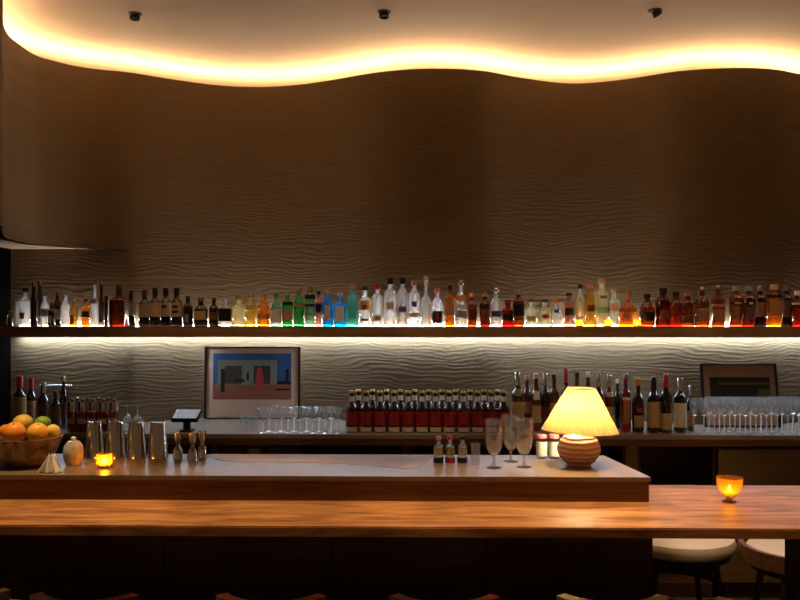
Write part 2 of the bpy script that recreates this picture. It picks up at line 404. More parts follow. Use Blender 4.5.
SHELFB = [
 (10, 5, 311, 'std', 'smoke', 'silver', [], 'narrow clear little bottle at the far left end of the shelf, in shadow'),
 (25.5, 13, 288, 'square', 'frosted', 'black', [(.2, .34, 'red', 30), (.3, .36, 'black', 40)], 'square frosted clear bottle with a tiny red and black mark, near the left end'),
 (34, 6, 282.5, 'slim', 'dark', 'silver', [], 'tall slim dark bottle with silver cap right of the square frosted bottle'),
 (40, 5, 281, 'slim', 'smoke', 'silver', [], 'tallest slim smoky brown bottle with silver top at left end'),
 (45, 8, 293, 'slim', 'frosted', 'wine_red', [(.3, .52, 'grey', 120)], 'frosted pale bottle with purplish red cap and grey label'),
 (51.5, 6, 303, 'std', 'dark', 'black', [(.15, .45, 'white', 50)], 'short black bottle with thin white stripe label left of silver capped bottle'),
 (57.5, 7, 292, 'slim', 'dark', 'silver', [(.2, .5, 'grey', 90)], 'dark bottle with long silver cap and mottled grey label'),
 (65.5, 9, 292, 'slim', 'frosted', 'grey', [], 'plain milky clear bottle just left of the amber ones'),
 (73.5, 7, 299, 'std', 'honey', 'cream', [(.1, .4, 'orange', 50)], 'small honey coloured bottle with cream cap and orange stripe'),
 (86, 8, 299, 'std', 'amber', 'black', [(.35, .55, 'black', 120)], 'small amber bottle with black cap and black band'),
 (95, 8, 280.5, 'tall', 'frosted', 'brown', [(.5, .6, 'grey', 100)], 'tall pale bottle with long brown stopper, left of the purple striped bottle'),
 (101.5, 5, 281.5, 'tall', 'smoke', 'silver', [(.1, .4, 'purple', 80)], 'tall thin bottle with purplish label between pale tall bottle and decanter'),
 (106, 4, 296, 'slim', 'dark', 'black', [], 'thin black bottle two places left of the red decanter'),
 (110.3, 4, 295, 'slim', 'frosted', 'white', [], 'thin milky bottle touching the left side of the red decanter'),
 (119, 14, 285, 'decanter', 'darkred', 'smoke', [], 'square dark red decanter with clear stopper glowing orange at its foot'),
 (131, 8, 291, 'std', 'dark', 'black', [(.33, .66, 'tan', 150)], 'narrow black bottle with tan label right of the square red decanter'),
 (144.5, 10.5, 290, 'wine', 'dark', 'wine_red', [(.26, .63, 'tan', 175)], 'black bottle with broad tan label and dark red cap, first of the four alike'),
 (155, 10.5, 288, 'wine', 'dark', 'black', [(.26, .62, 'tan', 175)], 'black bottle with broad tan label, second from left of the four alike'),
 (165.8, 10.5, 288, 'wine', 'dark', 'black', [(.26, .62, 'tan', 175), (.48, .56, 'black', 50)], 'black bottle with broad tan label and one dark spot, third of the four alike'),
 (176.7, 10.5, 288, 'wine', 'dark', 'black', [(.26, .62, 'tan', 175), (.35, .42, 'black', 60), (.48, .55, 'black', 60)], 'black bottle with broad tan label and two dark spots, last of the four alike'),
 (188, 9, 296, 'std', 'dark', 'black', [(.15, .4, 'grey', 40)], 'plain black bottle with a thin grey mark right of the tan labelled four'),
 (201, 12.5, 298, 'round', 'dark', 'brown', [(.25, .55, 'tan', 110)], 'stout black bottle with round tan label'),
 (214, 9, 298, 'std', 'dark', 'black', [(.25, .5, 'brown', 70)], 'black bottle with small brown label left of the clear black labelled one'),
 (226, 12, 299, 'square', 'clear', 'frosted', [(.2, .66, 'black', 170)], 'clear square bottle with a large black label'),
 (239, 12.5, 296, 'round', 'paleyellow', 'gold', [], 'rounded pale yellow bottle right of the black labelled clear bottle'),
 (250.5, 9.5, 295, 'std', 'yellow', 'gold', [(.55, .68, 'cream', 90)], 'slim bright yellow bottle beside the orange one'),
 (263.5, 11.5, 295, 'slim', 'orangeglass', 'orange', [(.25, .42, 'orange', 150)], 'glowing orange bottle with pointed shoulders'),
 (276, 9.5, 293, 'slim', 'seagreen', 'green', [(.12, .5, 'white', 160)], 'bottle with green neck and large white label, right of the orange bottle'),
 (287.5, 9.5, 292, 'std', 'green', 'cream', [(.18, .5, 'tan', 140), (.62, .72, 'black', 180)], 'green bottle with beige label and black shoulder band'),
 (299.3, 10, 288, 'std', 'green', 'pink', [(.52, .6, 'rust', 130)], 'green bottle with pinkish cap and red brown band'),
 (310, 9, 286, 'vodka', 'seagreen', 'gold', [(.68, .78, 'black', 180), (.5, .56, 'black', 180)], 'pale sea green bottle with black bands and gold cap'),
 (318.6, 7, 291, 'vodka', 'pinkglass', 'black', [(.4, .64, 'black', 180)], 'small dark shouldered bottle with rosy tint left of the blue pair'),
 (328, 10, 290, 'std', 'blue', 'orange', [(.18, .58, 'cream', 60)], 'bright blue bottle with orange cap and tall pale label'),
 (340.2, 11, 292, 'square', 'blue', 'cork', [(.14, .58, 'white', 70)], 'bright blue bottle with cork coloured cap and oval pale label'),
 (352.3, 12, 285, 'slim', 'teal', 'pink', [(.2, .5, 'seagreen', 70)], 'teal green bottle with pinkish wide cap'),
 (365, 11, 287, 'std', 'clear', 'black', [(.42, .66, 'ochre', 160), (.45, .55, 'red', 40), (.14, .2, 'black', 70)], 'clear bottle with orange and red label and black cap'),
 (377.3, 10, 284, 'vodka', 'clear', 'red', [(.14, .26, 'tan', 80)], 'clear bottle with red cap right of the orange labelled one'),
 (390, 11.5, 278, 'vodka', 'clear', 'black', [(.35, .5, 'cream', 70)], 'tall ribbed clear bottle with black cap'),
 (402.5, 10.5, 278, 'vodka', 'clear', 'black', [(.3, .42, 'purple', 80)], 'clear bottle with purple printed mark and black ring'),
 (414.2, 10.5, 280, 'vodka', 'clear', 'cork', [(.42, .54, 'navy', 50), (.2, .3, 'cream', 120)], 'clear bottle with tan cap and small dark blue emblem'),
 (426, 10, 276, 'tall', 'clear', 'white', [], 'clear bottle with the tallest thin white neck'),
 (437.2, 11, 288, 'round', 'clear', 'pink', [(.1, .4, 'black', 120), (.15, .35, 'red', 30)], 'clear bell shaped bottle with square black label low down'),
 (450, 9, 285.5, 'vodka', 'amber', 'black', [(.28, .7, 'rust', 160)], 'bottle with tall orange brown label and dark red base'),
 (461, 10, 279.5, 'round', 'clear', 'silver', [(.55, .66, 'orange', 120), (.38, .46, 'white', 70), (.2, .34, 'grey', 140)], 'clear bottle with silver ball stopper and orange neck'),
 (472, 9, 293, 'std', 'redbrown', 'orange', [(.2, .5, 'darkred', 100)], 'red brown bottle with orange cap next to the silver ball stopper'),
 (485, 10, 292, 'std', 'darkred', 'rust', [(.25, .5, 'brown', 80)], 'dark red bottle with rust coloured neck left of ornate stopper bottle'),
 (496, 10, 287, 'round', 'clear', 'silver', [(.25, .4, 'navy', 110)], 'clear rounded bottle with ornate ring stopper and dark blue label'),
 (508, 11, 299.5, 'short', 'red_glass', 'wine_red', [(.24, .46, 'black', 150)], 'short squat red bottle with black label'),
 (518.5, 10, 290, 'vodka', 'redbrown', 'grey', [(.3, .62, 'black', 120)], 'dark brown bottle with tall grey cap and amber foot'),
 (531, 10, 299, 'round', 'palegreen', 'brown', [(.2, .4, 'cream', 90)], 'pale greenish bottle with brown neck left of the red sash bottle'),
 (544.5, 13, 299, 'round', 'palegreen', 'brown', [(.3, .46, 'red', 45)], 'wide pale bottle with brown neck and red sash'),
 (556.3, 8, 300, 'short', 'frosted', 'orange', [(.52, .64, 'navy', 70)], 'small frosted bottle with blue mark and orange cap'),
 (569, 9.5, 293, 'std', 'pinkglass', 'black', [(.34, .56, 'black', 100)], 'clear bottle with round black label left of the first shelf candle'),
 (580, 9, 284.5, 'slim', 'palegreen', 'black', [(.25, .6, 'cream', 60)], 'pale curved bottle with dark cap behind the first shelf candle'),
 (590.4, 10, 282.5, 'vodka', 'honey', 'pink', [(.35, .5, 'brown', 80)], 'honey yellow bottle with pale pink cap'),
 (602, 13, 278, 'vodka', 'palegreen', 'cork', [(.58, .64, 'brown', 50), (.28, .4, 'seagreen', 120)], 'tall wide pale green bottle with cork stopper'),
 (613.4, 10, 289, 'std', 'palegreen', 'cork', [(.4, .62, 'cream', 100)], 'narrower pale green bottle with tan cap right of the tall one'),
 (628, 15, 291, 'flask', 'amber', 'pink', [(.22, .42, 'rust', 140)], 'broad amber flask with red stopper'),
 (647, 12.5, 294, 'round', 'redbrown', 'black', [(.18, .46, 'black', 150)], 'red brown bottle with black label and thin black cap right of the amber flask'),
 (663, 13, 288, 'vodka', 'darkred', 'black', [(.2, .44, 'brown', 70)], 'wide dark red bottle with black cap'),
 (676, 10.5, 292, 'vodka', 'red_glass', 'black', [(.4, .6, 'wine_red', 150)], 'crimson bottle with small black cap'),
 (688, 11, 292, 'vodka', 'redbrown', 'pink', [(.12, .3, 'brown', 150)], 'red brown bottle with pinkish cap left of the silver capped pair'),
 (702, 12, 286, 'round', 'redbrown', 'silver', [(.15, .45, 'paper_brown', 130), (.4, .45, 'tan', 80)], 'dark patterned bottle with oval silver stopper'),
 (718, 11, 285.5, 'std', 'redbrown', 'silver', [(.48, .55, 'pink', 170), (.15, .42, 'rust', 110)], 'bottle with silver cap and pale band over a rust label'),
 (736, 11, 286, 'vodka', 'redbrown', 'grey', [(.2, .5, 'paper_brown', 100), (.56, .6, 'cream', 60)], 'red bottle with grey stopper and brown oval label'),
 (748.5, 11, 286, 'vodka', 'darkred', 'grey', [(.2, .5, 'brown', 110), (.55, .6, 'white', 30)], 'dark red bottle with grey stopper right of the brown oval label'),
 (760, 10, 286, 'vodka', 'dark', 'silver', [(.25, .6, 'paper_brown', 120)], 'black bottle with a brown label left of the glowing amber one'),
 (774, 13, 284.5, 'vodka', 'amber', 'cork', [(.3, .62, 'rust', 110), (.68, .76, 'black', 180)], 'amber bottle with black shoulder band glowing brightly at its base'),
 (787, 10, 286, 'vodka', 'dark', 'brown', [(.25, .65, 'brown', 130)], 'black bottle with dark brown label near the right end'),
 (797, 8.5, 291, 'vodka', 'red_glass', 'white', [(.62, .68, 'cream', 170)], 'red bottle with white cap at the far right end of the shelf'),
]
prev = None; flip = 0
for (px, wpx, top, sty, gl, cap, labs, lab) in SHELFB:
    Y = 4.68; wpx *= 1.1 if px < 500 else 1.17
    if prev and X_at(px, Y)-prev[0] < prev[1]+wpx/335+.003:
        Y = 4.62 if prev[2] > 4.65 else 4.735
    wr = wpx/scale_at(px, Y)/2
    prev = (X_at(px, Y), wr, Y)
    make_bottle('liquor_bottle', lab, 'bottle', px, wpx, top, 327, Y, ST, sty, gl, cap, labs, 'liquor bottles on the upper shelf',
                'ball' if 'ball' in lab or 'oval silver' in lab or 'ornate' in lab else 'cyl')

def votive(px, Y, z0, r, h, label, group, name='votive_candle', lit=True):
    t = thing(name, label, 'candle', (X_at(px, Y), Y, z0), 0, group)
    mesh_obj('glass_cup', *lathe([(0, 0), (r*.8, 0), (r, h*.35), (r*1.02, h), (r*.93, h), (r*.9, h*.35), (r*.7, .004), (0, .004)], 20), 'votive_amber', t, True)
    mesh_obj('wax', *lathe([(0, .0045), (r*.68, .0045), (r*.68, h*.28), (0, h*.28)], 16), 'wax', t, True)
    f = h*.28
    mesh_obj('flame', *lathe([(0, f), (r*.3, f+h*.08), (r*.42, f+h*.16), (r*.2, f+h*.34), (0, f+h*.48)], 10), 'flame', t, True)
    return t
for px, lab in ((579, 'glowing tealight in amber cup on the shelf, leftmost of three'), (608, 'glowing tealight in amber cup on the shelf, middle of three'), (637, 'glowing tealight in amber cup on the shelf, rightmost of three')):
    votive(px, 4.578, ST, .022, .042, lab, 'tealights on the upper shelf')

# ------------------------------------------------------------------ back counter
CZ = .90; CY0 = 4.42
xsb = [x for x in xs]
ct = thing('back_counter', 'long stone topped back counter below the bottle shelf', 'counter')
mesh_obj('worktop', *ribbon([(x, CY0) for x in xsb], [(x, wall_y(x)-.001) for x in xsb], CZ-.022, CZ), 'counter_stone', ct)
mesh_obj('edge_rail', *box(XW+.001, 2.95, CY0, CY0+.03, CZ-.06, CZ-.0225), 'walnut', ct)
# cabinets standing under it: open bays and doors
def bay(x0, x1, label, door=None, shelf=True):
    t = thing('back_bar_cabinet', label, 'cabinet', ((x0+x1)/2, 4.6, 0), 0, 'cabinets under the back counter')
    hx = (x1-x0)/2-.001; y0, y1, z1 = -.15, .18, CZ-.061
    mesh_obj('carcass', *join(box(-hx, -hx+.018, y0, y1, 0, z1), box(hx-.018, hx, y0, y1, 0, z1), box(-hx, hx, y1, y1+.015, 0, z1), box(-hx, hx, y0, y1, 0, .08)), 'dark_wood', t)
    if shelf: mesh_obj('inner_shelf', *box(-hx+.019, hx-.019, y0+.03, y1-.001, .55, .57), 'dark_wood', t)
    if door:
        d = mesh_obj('door', *box(-hx+.001, hx-.001, y0-.02, y0-.001, .09, z1-.012, .002), door, t)
        mesh_obj('handle', *box(-hx+.03, -hx+.04, y0-.035, y0-.0205, .5, .62), 'black', d)
    return t
def bx(px): return X_at(px, 4.45)
bay(XW+.001, bx(202), 'dark cabinet under the counter behind the fruit and shakers', 'dark_wood')
bay(bx(202), bx(402), 'open dark bay with small boxes under the picture of the house')
bay(bx(409), bx(626), 'open dark bay behind the bar glasses and lamp')
bay(bx(637), bx(716), 'black open bay right of the lamp')
bay(bx(717), bx(860), 'brown cabinet door under the row of wine glasses', 'cabinet_wood')
for px0, px1, lab in ((402.5, 409.5, 'narrow brown upright post between the open bays'), (625.5, 637.5, 'brown upright post just right of the lamp')):
    tag(mesh_obj('cabinet_post', *box(bx(px0)+.001, bx(px1)-.001, 4.445, 4.5, 0, CZ-.061), 'cabinet_wood'), lab, 'post', 'posts under the back counter')
for i, (a, b, lab) in enumerate(((210.5, 219, 'leftmost small tan box in the open bay'), (222, 243, 'middle small tan box in the open bay'), (246, 265, 'third small tan box in the open bay'), (268, 300, 'low wide tan box at right in the open bay'))):
    y = 4.52; h = .64+.04
    t = thing('storage_box', lab, 'box', (X_at((a+b)/2, y), y, .5712), 0, 'boxes in the open bay')
    hw = (b-a)/scale_at(a, y)/2-.002; zt = Z_at(a, 441 if i < 3 else 446, y)-.57
    mesh_obj('carton', *box(-hw, hw, -.02, .1, 0, zt, .002), 'cabinet_wood', t)
    mesh_obj('front_label', *box(-hw*.6, hw*.6, -.0215, -.0205, zt*.72, zt*.85), 'tan' if i == 2 else 'brown', t)

# pictures leaning on the wall
def leaning(px0, px1, pyt, Y, label, build, name='framed_picture'):
    s = scale_at((px0+px1)/2, Y); W = (px1-px0)/s; hh = Z_at(px0, pyt, Y)-CZ
    x = X_at((px0+px1)/2, Y)
    wy = min(wall_y(x-W/2), wall_y(x+W/2), wall_y(x))-.02
    t = thing(name, label, 'picture', (x, Y, CZ), 0)
    an = math.atan2(max(.01, wy-Y-.03), hh); t.rotation_euler = (-an, 0, 0); t.location.z += .0225*math.sin(an)+.0005
    f = .008
    mesh_obj('frame', *join(box(-W/2, -W/2+f*1.6, 0, .022, 0, hh), box(W/2-f*1.6, W/2, 0, .022, 0, hh), box(-W/2+f*1.6, W/2-f*1.6, 0, .022, hh-f, hh), box(-W/2+f*1.6, W/2-f*1.6, 0, .022, 0, f)), 'black', t)
    build(t, W, hh, f); return t
def pic_house(t, W, h, f):
    mesh_obj('mat_board', *box(-W/2+f*1.6, W/2-f*1.6, .008, .014, f, h-f), 'mat_board', t)
    p = thing_child('print', t)
    def R(u0, u1, v0, v1, mt, d, nm):   # u,v in picture fractions, v down
        x0 = -W/2+.055; x1 = W/2-.058; z1 = h-.042; z0 = h-.335
        return mesh_obj(nm, *box(x0+(x1-x0)*u0, x0+(x1-x0)*u1, .008-d, .0079, z1-(z1-z0)*v1, z1-(z1-z0)*v0), mt, p)
    R(0, 1, 0, 1, 'pic_sky', .0006, 'sky'); R(0, 1, .66, 1, 'pic_ground', .0009, 'terrace')
    R(.05, .82, .14, .68, 'pic_house', .0011, 'house'); R(.15, .37, .27, .66, 'pic_door', .0014, 'doorway'); R(.52, .73, .27, .66, 'pic_door', .0014, 'doorway')
    R(.10, .15, .34, .84, 'pic_dark', .0017, 'standing_figure'); 
    V, Fc = lathe([(0, 0)], 3)
    x0 = -W/2+.055; x1 = W/2-.058; z1 = h-.042; z0 = h-.335; X = lambda u: x0+(x1-x0)*u; Z = lambda v: z1-(z1-z0)*v
    poly = [(X(.54), Z(.79)), (X(.67), Z(.79)), (X(.63), Z(.36)), (X(.61), Z(.30)), (X(.58), Z(.30)), (X(.56), Z(.36))]
    V = [(a, .0060, c) for a, c in poly]+[(a, .0067, c) for a, c in poly]; n = len(poly)
    mesh_obj('figure_in_pink', V, [tuple(range(n)), tuple(range(2*n-1, n-1, -1))]+[(i, n+i, n+(i+1) % n, (i+1) % n) for i in range(n)], 'pic_pink', p)
    R(.27, .40, .56, .62, 'pic_dark', .0017, 'bench'); R(.43, .46, .42, .58, 'pic_dark', .0017, 'plant'); R(.82, 1, .60, .67, 'pic_dark', .0017, 'hedge'); R(.93, .97, .34, .6, 'pic_dark', .0017, 'tree'); R(.8, .98, .76, .80, 'pic_dark', .0017, 'shadow_strip')
def thing_child(nm, t):
    o = bpy.data.objects.new(nm, None); COL.objects.link(o); o.parent = t; return o
def pic_dark(t, W, h, f):
    mesh_obj('mat_board', *box(-W/2+f*1.6, W/2-f*1.6, .008, .014, f, h-f), 'mat_brown', t)
    p = mesh_obj('print', *box(-W/2+.05, W/2-.045, .0072, .0079, h-.20, h-.08), 'pic_dark', t)
    mesh_obj('pale_strip', *box(-W/2+.1, W/2-.05, .0064, .0071, h-.125, h-.11), 'pic_olive', p)
    mesh_obj('ochre_patch', *box(W/2-.12, W/2-.046, .0064, .0071, h-.195, h-.15), 'pic_olive', p)
leaning(203.5, 300, 347, 5.06, 'large framed print of a house under blue sky with pink figure leaning on wall', pic_house)
leaning(705, 781.5, 364, 4.73, 'framed dark print with wide brown mat leaning behind the wine glasses', pic_dark)

# left wines
BW = [
 (20, 13, 376, 4.56, 'wine', 'smoke', 'red', [(.12, .62, 'tan', 175)], 'clear wine bottle with red capsule and beige label at far left'),
 (31.5, 9.5, 378, 4.64, 'wine', 'dark', 'red', [(.1, .55, 'paper_brown', 150)], 'dark wine bottle with red capsule second from left'),
 (43.5, 11, 382, 4.56, 'wine', 'dark', 'silver', [(.25, .55, 'brown', 150)], 'black bottle with silver capsule third from left'),
 (55.8, 10.5, 391, 4.53, 'round', 'dark', 'wine_red', [(.12, .62, 'paper_brown', 140)], 'shorter dark bottle with brown label behind the lime'),
 (63.5, 8, 376, 4.63, 'slim', 'dark', 'gold', [(.2, .5, 'wine_red', 120)], 'dark bottle with long golden neck left of the red bottles'),
 (517.5, 12.5, 371.5, 4.56, 'wine', 'darkgreen', 'silver', [(.08, .5, 'tan', 175), (.6, .72, 'tan', 60)], 'green wine bottle with tan label left end of the group behind lamp'),
 (527, 9, 375, 4.66, 'std', 'redbrown', 'pink', [(.3, .5, 'paper_brown', 120)], 'reddish bottle with pale cap right behind the green wine bottle'),
 (536, 10, 373.5, 4.58, 'std', 'redbrown', 'gold', [(.15, .45, 'tan', 110), (.55, .7, 'white', 70)], 'brown bottle with gold cap, white bib and tan oval label'),
 (545, 9, 372.5, 4.66, 'wine', 'dark', 'silver', [(.2, .4, 'wine_red', 120)], 'black bottle with silver top left of the shade'),
 (554, 9.5, 374, 4.58, 'std', 'redbrown', 'black', [(.25, .5, 'rust', 110)], 'brown bottle with black cap just left of the lampshade'),
 (566, 9, 368, 4.62, 'wine', 'darkgreen', 'red', [(.2, .5, 'cream', 110)], 'green bottle with red tip rising above left of lampshade top'),
 (577, 10, 372, 4.58, 'std', 'smoke', 'black', [(.2, .5, 'cream', 110)], 'clear bottle with black cap directly above the lampshade'),
 (588, 10, 372, 4.63, 'std', 'redbrown', 'white', [(.2, .5, 'tan', 110)], 'brown bottle with white cap above right of lampshade top'),
 (599, 9.5, 373, 4.57, 'wine', 'dark', 'silver', [(.2, .5, 'wine_red', 120)], 'black bottle with silver capsule beside right slope of lampshade'),
 (609, 9.5, 374, 4.62, 'wine', 'redbrown', 'silver', [(.18, .42, 'tan', 90), (.6, .68, 'white', 90)], 'brown bottle with round tan label and white neck band right of lampshade'),
 (617.5, 7.5, 379, 4.69, 'std', 'dark', 'white', [], 'dark bottle with white cap behind the red one'),
 (625.5, 10.5, 373.5, 4.57, 'std', 'red_glass', 'silver', [(.15, .55, 'rust', 70), (.55, .6, 'white', 90)], 'red bottle with rust label and silver cap'),
 (638, 11.5, 378.5, 4.55, 'round', 'dark', 'orange', [(.1, .32, 'tan', 100), (.38, .46, 'red', 60)], 'dark rounded bottle with orange cap and round tan label'),
 (653.5, 12.5, 377, 4.53, 'wine', 'dark', 'black', [(.1, .56, 'tan', 170)], 'black wine bottle with tall tan label left of the red tipped one'),
 (666, 11.5, 374, 4.52, 'wine', 'dark', 'red', [(.06, .34, 'tan', 160)], 'black bottle with red and white tip and low tan label'),
 (680, 12.5, 377.5, 4.54, 'wine', 'dark', 'silver', [(.1, .54, 'cream', 160)], 'black wine bottle with large cream label'),
 (690.5, 8, 385, 4.6, 'wine', 'dark', 'silver', [(.1, .45, 'paper_brown', 130)], 'smaller dark bottle left of the wine glasses'),
]
for (px, wpx, top, Y, sty, gl, cap, labs, lab) in BW:
    make_bottle('wine_bottle' if sty == 'wine' else 'liquor_bottle', lab, 'bottle', px, wpx, top, 0, Y, CZ, sty, gl, cap, labs, 'bottles on the back counter', 'foil' if sty == 'wine' else 'cyl')

# rows of small bottles
def copy_thing(t, loc, label):
    c = t.copy(); COL.objects.link(c); c.location = loc; c['label'] = label
    for ch in t.children:
        d = ch.copy(); COL.objects.link(d); d.parent = c
    return c
ORD = ['first', 'second', 'third', 'fourth', 'fifth', 'sixth', 'seventh', 'eighth', 'ninth', 'tenth', 'eleventh', 'twelfth']
front = [352, 366, 380, 394, 408, 422, 435.5, 449, 463.5, 477.5, 491, 503.5]
proto = None
for row, Y in ((0, 4.53), (1, 4.60)):
    for i, px in enumerate(front if row == 0 else [p+6.5 for p in front[:-1]]):
        lab = 'small red soda bottle with gold cap, %s from left in the %s row' % (ORD[i], ('front', 'back')[row])
        if proto is None:
            proto = make_bottle('soda_bottle', lab, 'bottle', px, 12.6, 390.5, 0, Y, CZ, 'soda', 'soda_dark', 'gold', [(.742, .86, 'white', 240, 'foil_band'), (.17, .50, 'soda_label', 200), (.02, .13, 'cream', 120, 'foot_label')], 'red soda bottles on the back counter', n=16)
        else:
            copy_thing(proto, (X_at(px, Y), Y, CZ), lab)
proto = None
for row, Y in ((0, 4.50), (1, 4.56)):
    for i, px in enumerate([72, 82.5, 93, 103.5, 114] if row == 0 else [77, 87.5, 98, 108.5]):
        lab = 'little dark red bottle with silver foil top, %s from left in the %s row' % (ORD[i], ('front', 'back')[row])
        if proto is None:
            proto = make_bottle('mixer_bottle', lab, 'bottle', px, 9, 398, 0, Y, CZ, 'soda', 'soda_red', 'silver', [(.62, .9, 'silver', 220, 'foil_band'), (.25, .4, 'tan', 110)], 'little red mixer bottles at left', n=14)
        else:
            copy_thing(proto, (X_at(px, Y), Y, CZ), lab)

# stemware
def coupe_prof(h, r, rs=.004, foot=.62, bowl=.42, shape='coupe'):
    st = h*(1-bowl)
    p = [(0, .002), (r*foot, .0), (r*foot, .002), (rs*1.5, .008), (rs, .02), (rs, st*.9)]
    for q in (.08, .2, .35, .5, .65, .8, .92, 1):
        if shape == 'coupe': rr = r*math.sin(q*PI/2)**.8; zz = st+(h-st)*(1-math.cos(q*PI/2))**.85
        elif shape == 'wine': rr = r*(math.sin(q*PI*.62)**.75); zz = st+(h-st)*q**1.3
        else: rr = r*q; zz = st+(h-st)*q
        p.append((max(rr, rs), zz))
    p = p[:6]+sorted(p[6:], key=lambda a: a[1])
    inner = [(max(a-.0012, 0), b+.0008) for a, b in reversed(p[7:])]
    return p+inner+[(0, st+.004)]
G('stem_glass', (.95, .95, .94), refl=.07, rough=.08, rim=.28, body=.05, bodycol=(.9, .9, .88)); G('goblet_glass', (.95, .95, .93), refl=.10, rough=.1, rim=.6, body=.07, bodycol=(.95, .92, .86)); G('stem_highlight', (.95, .95, .94), refl=.16, rough=.15, body=.55, bodycol=(.95, .93, .9))  # last glass: milky body paints bright highlights into stem, foot and bowl bottom
def stem_thing(name, label, cat, px, Y, z0, h, r, shape, foot, bowl, group, n=20):
    t = thing(name, label, cat, (X_at(px, Y), Y, z0), 0, group)
    p = coupe_prof(h, r, .0035, foot, bowl, shape)
    mesh_obj('bowl', *lathe(p[6:], n), 'stem_glass', t, True)
    mesh_obj('stem', *lathe(p[3:6]+[(.004, p[5][1]+.002), (r*.6, p[5][1]+.012), (r*.4, p[5][1]+.014), (0, p[5][1]+.010)], 12), 'stem_highlight', t, True)  # stem plus an added disc imitating the highlight in the bowl bottom
    mesh_obj('foot', *lathe(p[:4], n), 'stem_highlight', t, True)
    return t
proto = None
for row, Y, lst in ((0, 4.455, [263, 275.5, 288, 300.5, 313, 325.5, 338]), (1, 4.53, [269, 281.5, 294, 306.5, 319, 331.5])):
    for i, px in enumerate(lst):
        lab = 'clear stemmed coupe glass, %s from left in the %s row' % (ORD[i], ('front', 'back')[row])
        if proto is None: proto = stem_thing('coupe_glass', lab, 'glass', px, Y, CZ, .145, .033, 'cone', .8, .5, 'coupe glasses on the back counter')
        else: copy_thing(proto, (X_at(px, Y), Y, CZ), lab)
proto = None
for row, Y, lst in ((0, 4.47, [694, 704, 714.5, 724.5, 735, 745.5, 756, 766.5, 777, 788, 799]), (1, 4.55, [709, 719.5, 730, 740, 750.5, 761, 771.5, 782, 793])):
    for i, px in enumerate(lst):
        lab = 'upright clear wine glass, %s from left in the %s row' % (ORD[i], ('front', 'back')[row])
        if proto is None: proto = stem_thing('wine_glass', lab, 'glass', px, Y, CZ, .20, .027, 'wine', .95, .48, 'wine glasses on the back counter')
        else: copy_thing(proto, (X_at(px, Y), Y, CZ), lab)
def tumbler(name, label, px, Y, z0, r0, r1, h, group, mat='stem_glass', part='tumbler_wall'):
    t = thing(name, label, 'glass', (X_at(px, Y), Y, z0), 0, group)
    mesh_obj(part, *lathe([(0, 0), (r0, 0), (r1, h), (r1-.0025, h), (r0-.0025, .012), (0, .012)], 24), mat, t, True)
    return t
for px, lab in ((242, 'short clear tumbler below the picture, left of three'), (248.5, 'short clear tumbler below the picture, middle of three'), (255, 'short clear tumbler below the picture, right of three')):
    tumbler('tumbler_glass', lab, px, 4.56, CZ, .014, .016, .085, 'tumblers below the picture')
for px, lab in ((127.5, 'upturned clear goblet left of the pair beside the red bottles'), (137.5, 'upturned clear goblet right of the pair beside the red bottles')):
    t = thing('upturned_goblet', lab, 'glass', (X_at(px, 4.55), 4.55, CZ), 0, 'upturned goblets')
    mesh_obj('bowl', *lathe([(.029, 0), (.031, .03), (.022, .075), (.004, .09), (.003, .092), (.02, .074), (.0295, .03), (.0275, 0)], 20), 'stem_glass', t, True)
    mesh_obj('stem', *lathe([(.004, .089), (.0035, .13), (.006, .14)], 10), 'stem_glass', t, True)
    mesh_obj('foot', *lathe([(.006, .14), (.026, .145), (.026, .147), (0, .148)], 20), 'stem_glass', t, True)

# tilted till screen on a stand
Y = 4.5; x = X_at(186, Y)
t = thing('till_screen', 'small black till screen tilted back on a stand left of the picture', 'screen', (x, Y, CZ))
mesh_obj('stand', *join(box(-.035, .035, -.02, .06, 0, .012, .003), tube((0, .02, .012), (0, .02, .06), .022, 14)), 'black', t, False)
sc = mesh_obj('housing', *box(-.075, .075, -.05, .07, -.012, .012, .004), 'black_gloss', t); sc.location = (0, .01, .085); sc.rotation_euler = (math.radians(20), 0, 0)
mesh_obj('display', *box(-.068, .068, -.044, .064, .0122, .0132), 'grey', sc)
# thin metal rail behind the left wine bottles
Y = 4.80
tag(mesh_obj('metal_rail', *join(tube((X_at(37, Y), Y, Z_at(37, 385.5, Y)), (X_at(72, Y), Y, Z_at(72, 385.5, Y)), .006), *[tube((X_at(p, Y), Y, Z_at(p, 385.5, Y)), (X_at(p, Y), wall_y(X_at(p, Y)), Z_at(p, 385.5, Y)), .004) for p in (40, 69)]), 'silver'), 'thin horizontal metal rail on the wall behind the left wine bottles', 'rail')

# ------------------------------------------------------------------ front bar
WZ = .849; RZ = .944; WY0 = 2.67; RY0 = 3.04; RY1 = 3.52; WY1 = 3.36
XL = -2.42; XR = X_at(651, RY0)
XRB = X_at(604, RY1)
base = thing('bar_cabinet', 'dark wooden panelled bar front below the counter', 'bar', (0, 0, 0))
bxr = X_at(651, 2.95)
mesh_obj('front_panel', *box(XL, bxr, 2.93, 2.98, 0, WZ-.036), 'dark_wood', base)
mesh_obj('plinth', *box(XL, bxr, 2.90, 2.929, 0, .12), 'dark_wood', base)
mesh_obj('side_panel', *box(bxr-.04, bxr, 2.981, 3.36, 0, WZ-.036), 'dark_wood', base)
mesh_obj('back_panel', *box(XL, bxr-.041, 3.32, 3.36, 0, WZ-.036), 'dark_wood', base)
for i in range(5):
    mesh_obj('batten', *box(XL+.2+i*.62, XL+.25+i*.62, 2.918, 2.9295, .121, WZ-.04), 'dark_wood', base)
tag(mesh_obj('bar_counter', *box(XL, 2.0, WY0, WY1, WZ-.035, WZ, .004), 'oak'), 'long orange brown oak bar counter with worn grain', 'counter')
tl = thing('counter_leg', 'dark end leg holding the right side of the oak counter', 'leg', (X_at(796, 2.8)+.02, 2.8, 0))
